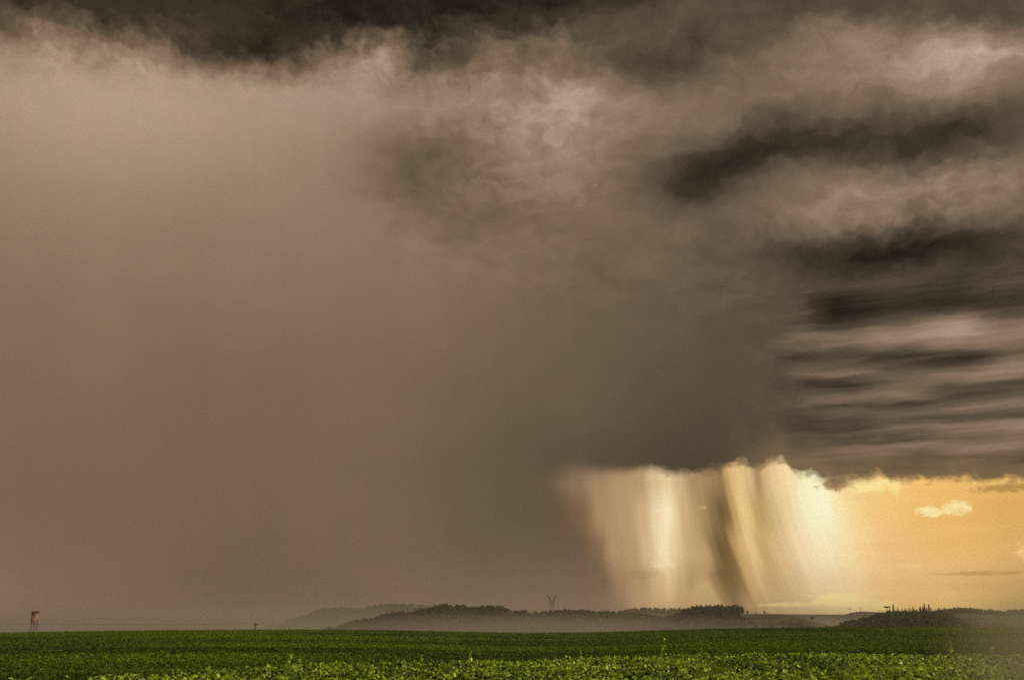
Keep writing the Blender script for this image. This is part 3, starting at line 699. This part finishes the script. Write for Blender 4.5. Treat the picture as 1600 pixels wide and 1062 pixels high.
place(rounds[1], wood_m.spot(1262, -0.55), 0.9, 'dark tree at the foot of the bare hill, near its right end', 'tree')
place(rounds[0], wood_m.spot(1293, -0.35), 0.8, 'dark tree in the misty dip between the bare hill and the green wood', 'tree')
# conifers on the green hill
px = []
for x in (1380, 1391, 1404, 1408, 1411, 1414, 1417, 1421, 1424, 1427, 1430, 1434, 1437, 1440, 1442, 1445, 1447, 1450, 1452, 1455, 1458, 1461, 1464, 1468, 1472, 1476):
    px.append((x + random.uniform(-.8, .8), random.uniform(0.42, 0.72)))
for x, s in px:
    place(random.choice(pines), wood_r.spot(x, random.uniform(-0.06, 0.03)), s, *(('small pointed conifer near the left end of the row on the green hill', 'tree', 'conifers at the left of the row') if x < 1419 else ('small pointed conifer in the crowded middle of the row on the green hill', 'tree', 'conifers in the middle of the row') if x < 1451 else ('small pointed conifer near the right end of the row on the green hill', 'tree', 'conifers at the right of the row')))
place(pines[0], wood_r.spot(1397, 0), 0.98, 'broad conifer right of the larger umbrella-shaped pine', 'tree')
place(pines[1], wood_r.spot(1445.5, 0), 0.95, 'tallest thin conifer rising from the middle of the conifer row', 'tree')
place(pines[2], wood_r.spot(1452.8, 0), 0.9, 'thin tall conifer right of the tallest one in the conifer row', 'tree')
place(pines[1], far_m.spot(1345, -0.02), 0.9, 'lone conifer on the far reddish ridge between the two umbrella-shaped pines', 'tree')

def umbrella_pine(pos, H, rx, label, seed, dens=160):
    root = bpy.data.objects.new('umbrella_pine', None); C.objects.link(root); root.location = pos
    v, f, tn = crown(dens, rx, H, H * 0.045, seed, 'umbrella')
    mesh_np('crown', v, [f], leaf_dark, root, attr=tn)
    v, f = tube([(0, 0, -1.5), (0.1, 0, H * .5), (0, 0, H * .93)], [H * .028, H * .022, H * .014], 7)
    mesh_np('trunk', v, [f], bark, root, True)
    for i in range(6):
        q = i * 1.047; v, f = tube([(0, 0, H * .84), (math.cos(q) * rx * .5, math.sin(q) * rx * .5, H * .86), (math.cos(q) * rx * .9, math.sin(q) * rx * .9, H * .94)], [H * .012, H * .009, H * .004], 4)
        mesh_np('limb', v, [f], bark, root, True)
    tag(root, label, 'tree'); return root
p = far_m.spot(1328, -0.05); umbrella_pine(p, at(1328, 950, p.to_2d().length).z - p.z, 5.2, 'small umbrella-shaped pine silhouetted against the yellow sky, apart on the left', 91)
p = wood_r.spot(1387, -0.02); umbrella_pine(p, at(1387, 946.5, p.to_2d().length).z - p.z, 2.9, 'larger umbrella-shaped pine rising from the left end of the conifer row', 92, 220)

# ------------------------------------------------------------------ water tower
def revolve(profile, k=28, lean=0):
    vs, fs = [], []
    for r, z in profile:
        for j in range(k): q = 2 * math.pi * j / k; vs.append((r * math.cos(q) + lean * z, r * math.sin(q), z))
    for i in range(len(profile) - 1):
        for j in range(k): fs.append((i * k + j, i * k + (j + 1) % k, (i + 1) * k + (j + 1) % k, (i + 1) * k + j))
    return np.array(vs), np.array(fs)
def beam(a, b, w):
    return tube([a, b], [w, w], 4)
def rust_mat(name, c0, c1, scale):
    m, t, p_ = material(name)
    g = t.nodes.new('ShaderNodeTexCoord'); mp = t.nodes.new('ShaderNodeMapping'); mp.inputs['Scale'].default_value = (scale, scale, scale * .3)
    n = t.nodes.new('ShaderNodeTexNoise'); n.inputs['Detail'].default_value = 8; n.inputs['Scale'].default_value = 1
    r = t.nodes.new('ShaderNodeValToRGB'); r.color_ramp.elements[0].position = .4; r.color_ramp.elements[1].position = .6
    r.color_ramp.elements[0].color = (*c0, 1); r.color_ramp.elements[1].color = (*c1, 1)
    t.links.new(g.outputs['Object'], mp.inputs[0]); t.links.new(mp.outputs[0], n.inputs['Vector']); t.links.new(n.outputs[0], r.inputs[0]); t.links.new(r.outputs[0], p_.inputs['Base Color'])
    p_.inputs['Roughness'].default_value = .8; return m
tank_m = rust_mat('rusty_tank_sheet', (0.11, 0.065, 0.03), (0.26, 0.17, 0.11), 1.2)
rust_m = rust_mat('dark_rust', (0.035, 0.018, 0.008), (0.09, 0.045, 0.02), 2)
steel_m = rust_mat('weathered_steel', (0.04, 0.03, 0.02), (0.08, 0.06, 0.045), 2)
D = 446.0; b = at(52, 988.3, D); U = D / F
tw = bpy.data.objects.new('water_tower', None); C.objects.link(tw)
tw.location = (b.x, b.y, float(height(az_of(52), D))); tw.rotation_euler = (0, R(-1.2), math.atan2(-b.x, b.y))
tag(tw, 'rusty cylindrical water tank raised on four thin legs on the crest of the field', 'water tower')
bz = tw.location.z; ztop = at(52, 954.6, D).z - bz; zplat = at(52, 973, D).z - bz; zt0 = at(52, 970.2, D).z - bz
rad = 1.36
v, f = revolve([(0.0, zt0), (rad, zt0), (rad, zt0 + .25), (rad + .04, zt0 + .25), (rad + .04, zt0 + .33), (rad, zt0 + .33), (rad, ztop - 1.0)]); mesh_np('tank', v, [f], tank_m, tw, True)
v, f = revolve([(rad + .01, ztop - 1.0), (rad + .05, ztop - .9), (rad + .05, ztop), (0.0, ztop + .15)]); mesh_np('tank_lid', v, [f], rust_m, tw, True)
v, f = revolve([(0, zplat - .2), (rad + .1, zplat - .2), (rad + .1, zplat), (0, zplat)]); mesh_np('platform', v, [f], rust_m, tw)
for x, y in ((-1, -1), (1, -1), (1, 1), (-1, 1), (0, -1.2), (0, 1.2)):
    v, f = beam((x, y, zplat), (x, y, zt0), .12); mesh_np('tank_support', v, [f], rust_m, tw)
lp = [(-1.05, -1.0), (1.05, -1.0), (1.05, 1.0), (-1.05, 1.0)]
for x, y in lp:
    v, f = beam((x * 1.25, y * 1.25, -1.0), (x * .92, y * .92, zplat - .2), .18); mesh_np('leg', v, [f], steel_m, tw)
for i in range(4):
    (x0, y0), (x1, y1) = lp[i], lp[(i + 1) % 4]
    v, f = join([beam((x0 * 1.2, y0 * 1.2, .3), (x1 * .95, y1 * .95, zplat - 1.0), .03), beam((x1 * 1.2, y1 * 1.2, .3), (x0 * .95, y0 * .95, zplat - 1.0), .03)]); mesh_np('brace', v, [f], steel_m, tw)
v, f = join([beam((-.2, -rad - .15, 0), (-.2, -rad - .15, ztop), .03), beam((.2, -rad - .15, 0), (.2, -rad - .15, ztop), .03)] + [beam((-.2, -rad - .15, z), (.2, -rad - .15, z), .02) for z in np.arange(.3, ztop, .4)])
mesh_np('ladder', v, [f], steel_m, tw)
v, f = tube([(.1, 0, 0), (.1, 0, zplat)], [.07, .07], 8); mesh_np('pipe', v, [f], steel_m, tw)

# ------------------------------------------------------------------ utility pole and its wires
wood_m2 = rust_mat('old_pole_wood', (0.035, 0.026, 0.018), (0.07, 0.055, 0.04), 3)
D = 520.0; b = at(399.3, 975, D)
zt = at(399.3, 970.6, D).z; zg = float(height(az_of(399.3), D))
def pole(loc, H, label, rot=0.0):
    r = bpy.data.objects.new('utility_pole', None); C.objects.link(r); r.location = loc; r.rotation_euler = (0, 0, rot)
    tag(r, label, 'utility pole')
    v, f = tube([(0, 0, -1), (0, 0, H)], [.30, .24], 8); mesh_np('post', v, [f], wood_m2, r, True)
    v, f = join([beam((-.5, -.2, H - 1.2), (1.7, -.2, H - 1.2), .14), beam((0, -.2, H - 1.9), (.9, -.2, H - 1.25), .04)]); mesh_np('crossarm', v, [f], wood_m2, r)
    for x in (-.4, .6, 1.6):
        v, f = revolve([(0.0, H - 1.06), (.09, H - 1.06), (.13, H - .95), (.07, H - .86), (.10, H - .78), (0, H - .72)], 10)
        mesh_np('insulator', v + [x, -.2, 0], [f], steel_m, r, True)
    v, f = revolve([(0, H - 1.9), (.42, H - 1.9), (.42, H - 1.0), (0, H - .9)], 12); mesh_np('transformer', v + [-.35, 0, 0], [f], steel_m, r, True)
    return r
pole(Vector((b.x, b.y, zg)), zt - zg, 'short-looking pole with an offset crossarm beyond the crest of the field')
wire_m = rust_mat('wire_metal', (0.05, 0.04, 0.03), (0.07, 0.055, 0.045), 1)
for k, x in enumerate((-.4, 1.6)):
    p0 = Vector((b.x + x, b.y - .2, zt - .75)); p1 = Vector((at(-260, 975, 560).x + x, at(-260, 975, 560).y, zt + 1.6 - .4 * k))
    pts = []
    for i in range(25):
        t = i / 24; q = p0.lerp(p1, t); q.z -= 4 * 1.6 * t * (1 - t); pts.append(q)
    v, f = tube(pts, [0.035] * 25, 4)
    tag(mesh_np('overhead_wire', v, [f], wire_m), 'thin sagging wire running left from the %s end of the pole crossarm past the tank' % ('short' if k == 0 else 'long'), 'wire', 'wires running left from the pole')

# ------------------------------------------------------------------ pylon
pyl = wood_l.spot(862.5, 0.15); D = pyl.to_2d().length; U = D / F
py_root = bpy.data.objects.new('pylon', None); C.objects.link(py_root); py_root.location = pyl
tag(py_root, 'lattice power pylon with two spread arms, hazy above the dark hill', 'pylon')
def hz(y): return at(862.5, y, D).z - pyl.z
zw, zv, za = hz(942), hz(934), hz(929)
BW = 0.42
for sx in (-1, 1):
    for sy in (-1, 1):
        v, f = beam((sx * 4.4, sy * 4.0, -1), (sx * 2.2, sy * 1.6, zw), BW * .8); mesh_np('leg', v, [f], steel_m, py_root)
br = []
for k in range(6):
    z0, z1 = k / 6 * zw, (k + 1) / 6 * zw
    w0, w1 = 4.4 - 2.2 * k / 6, 4.4 - 2.2 * (k + 1) / 6; d0, d1 = 4.0 - 2.4 * k / 6, 4.0 - 2.4 * (k + 1) / 6
    for sy in (-1, 1): br += [beam((-w0, sy * d0, z0), (w1, sy * d1, z1), .16), beam((w0, sy * d0, z0), (-w1, sy * d1, z1), .16)]
    for sx in (-1, 1): br += [beam((sx * w0, -d0, z0), (sx * w1, d1, z1), .16)]
v, f = join(br); mesh_np('bracing', v, [f], steel_m, py_root)
for sx in (-1, 1):
    P = [(sx * 1.4, zw - 2.0), (sx * 2.6, zw), (sx * 4.2, zv), (sx * 8.6, za)]; b2 = []
    for sy in (-1.2, 1.2):
        b2 += [beam((sx * 0.3, sy, zw - .6), (sx * 3.4, sy, zv + .8), BW), beam((sx * 2.6, sy, zw - .4), (sx * 4.6, sy, zv), BW),
               beam((sx * 3.4, sy, zv + .8), (sx * 8.6, 0, za), BW), beam((sx * 4.6, sy, zv), (sx * 8.6, 0, za), BW)]
        for t in (0.2, .5, .8): b2.append(beam((sx * (.3 + 3.1 * t), sy, zw - .6 + (zv + 1.4 - zw) * t), (sx * (2.6 + 2 * t + .3), sy, zw + (zv - zw) * min(1, t + .15)), .18))
    v, f = join(b2); mesh_np('arm', v, [f], steel_m, py_root)
v, f = join([beam((-4.0, s_, zv + 1.4), (4.0, s_, zv + 1.4), .13) for s_ in (-.6, .6)]); mesh_np('crossbeam', v, [f], steel_m, py_root)

# ------------------------------------------------------------------ air: even haze over the land, low mist banks in the valley
def vol_mat(name, dens, col, aniso=0.2, soft=False, nz=0.0, nscale=1.5):
    m = bpy.data.materials.new(name); m.use_nodes = True; t = m.node_tree; t.nodes.clear()
    p_ = t.nodes.new('ShaderNodeVolumePrincipled'); p_.inputs['Density'].default_value = dens; p_.inputs['Color'].default_value = (*col, 1); p_.inputs['Anisotropy'].default_value = aniso
    o = t.nodes.new('ShaderNodeOutputMaterial'); t.links.new(p_.outputs[0], o.inputs['Volume'])
    if soft:      # thins out towards the rim of the bank
        g = t.nodes.new('ShaderNodeTexCoord'); gr = t.nodes.new('ShaderNodeTexGradient'); gr.gradient_type = 'SPHERICAL'
        mr = t.nodes.new('ShaderNodeMapRange'); mr.interpolation_type = 'SMOOTHSTEP'; mr.inputs[1].default_value = 0.0; mr.inputs[2].default_value = 0.75; mr.inputs[4].default_value = dens
        t.links.new(g.outputs['Object'], gr.inputs[0]); src = gr.outputs[1]
        if nz:
            n = t.nodes.new('ShaderNodeTexNoise'); n.inputs['Scale'].default_value = nscale; n.inputs['Detail'].default_value = 3; t.links.new(g.outputs['Object'], n.inputs['Vector'])
            a_ = t.nodes.new('ShaderNodeMath'); a_.operation = 'MULTIPLY_ADD'; t.links.new(n.outputs[0], a_.inputs[0]); a_.inputs[1].default_value = nz; t.links.new(src, a_.inputs[2])
            b_ = t.nodes.new('ShaderNodeMath'); b_.operation = 'SUBTRACT'; t.links.new(a_.outputs[0], b_.inputs[0]); b_.inputs[1].default_value = nz * 0.5; src = b_.outputs[0]
        t.links.new(src, mr.inputs[0]); t.links.new(mr.outputs[0], p_.inputs['Density'])
    return m
def box(name, x0, x1, y0, y1, z0, z1, mat):
    v = [(x, y, z) for z in (z0, z1) for y in (y0, y1) for x in (x0, x1)]
    f = [(0, 2, 3, 1), (4, 5, 7, 6), (0, 1, 5, 4), (2, 6, 7, 3), (0, 4, 6, 2), (1, 3, 7, 5)]
    return mesh_np(name, v, [np.array(f)], mat)
HAZE_C = (0.50, 0.43, 0.35)
tag(box('haze', -14500, 14500, -14500, 14500, -45, 62, vol_mat('haze_air', 1.5e-4, HAZE_C)), 'thin brown haze lying over the whole landscape', 'haze', kind='stuff')
def bank(px, py, D, rx, ry, rz, dens, label, col=(0.60, 0.53, 0.44), rot=0, nz=0.25, nscale=1.5):
    p_ = at(px, py, D)
    vs, fs = revolve([(math.cos(q), math.sin(q)) for q in np.linspace(-math.pi / 2, math.pi / 2, 17)], 32)
    o = mesh_np('mist_bank', vs, [fs], vol_mat('mist', dens, col, soft=True, nz=nz, nscale=nscale), loc=p_)
    o.scale = (rx, ry, rz)
    o.rotation_euler = (0, 0, math.atan2(-p_.x, p_.y) + R(rot))
    tag(o, label, 'mist', kind='stuff')
bank(815, 993, 1080, 400, 330, 30, 2.8e-3, 'pale mist filling the valley below the long wooded hill')
bank(520, 980, 2300, 900, 900, 75, 8e-4, 'veil of rain mist in front of the faded left hills')
bank(1285, 985, 1900, 150, 300, 32, 2.6e-3, 'bright mist pooled in the dip between the bare hill and the green hill')
bank(150, 990, 2600, 1500, 1300, 40, 1.0e-3, 'low pale mist along the horizon at the left')
bank(1670, 985, 900, 85, 200, 22, 1.2e-3, 'drifting mist over the far right end of the field')
bank(1690, 1015, 18, 2.4, 7, 1.6, 0.12, 'patch of ground mist over the right end of the soybeans', col=(0.5, 0.46, 0.30), nz=0.5)

# ------------------------------------------------------------------ render settings
cy = sc.cycles
cy.volume_bounces = 0; cy.max_bounces = 5; cy.diffuse_bounces = 2; cy.glossy_bounces = 2; cy.transmission_bounces = 3; cy.transparent_max_bounces = 8
cy.use_denoising = False
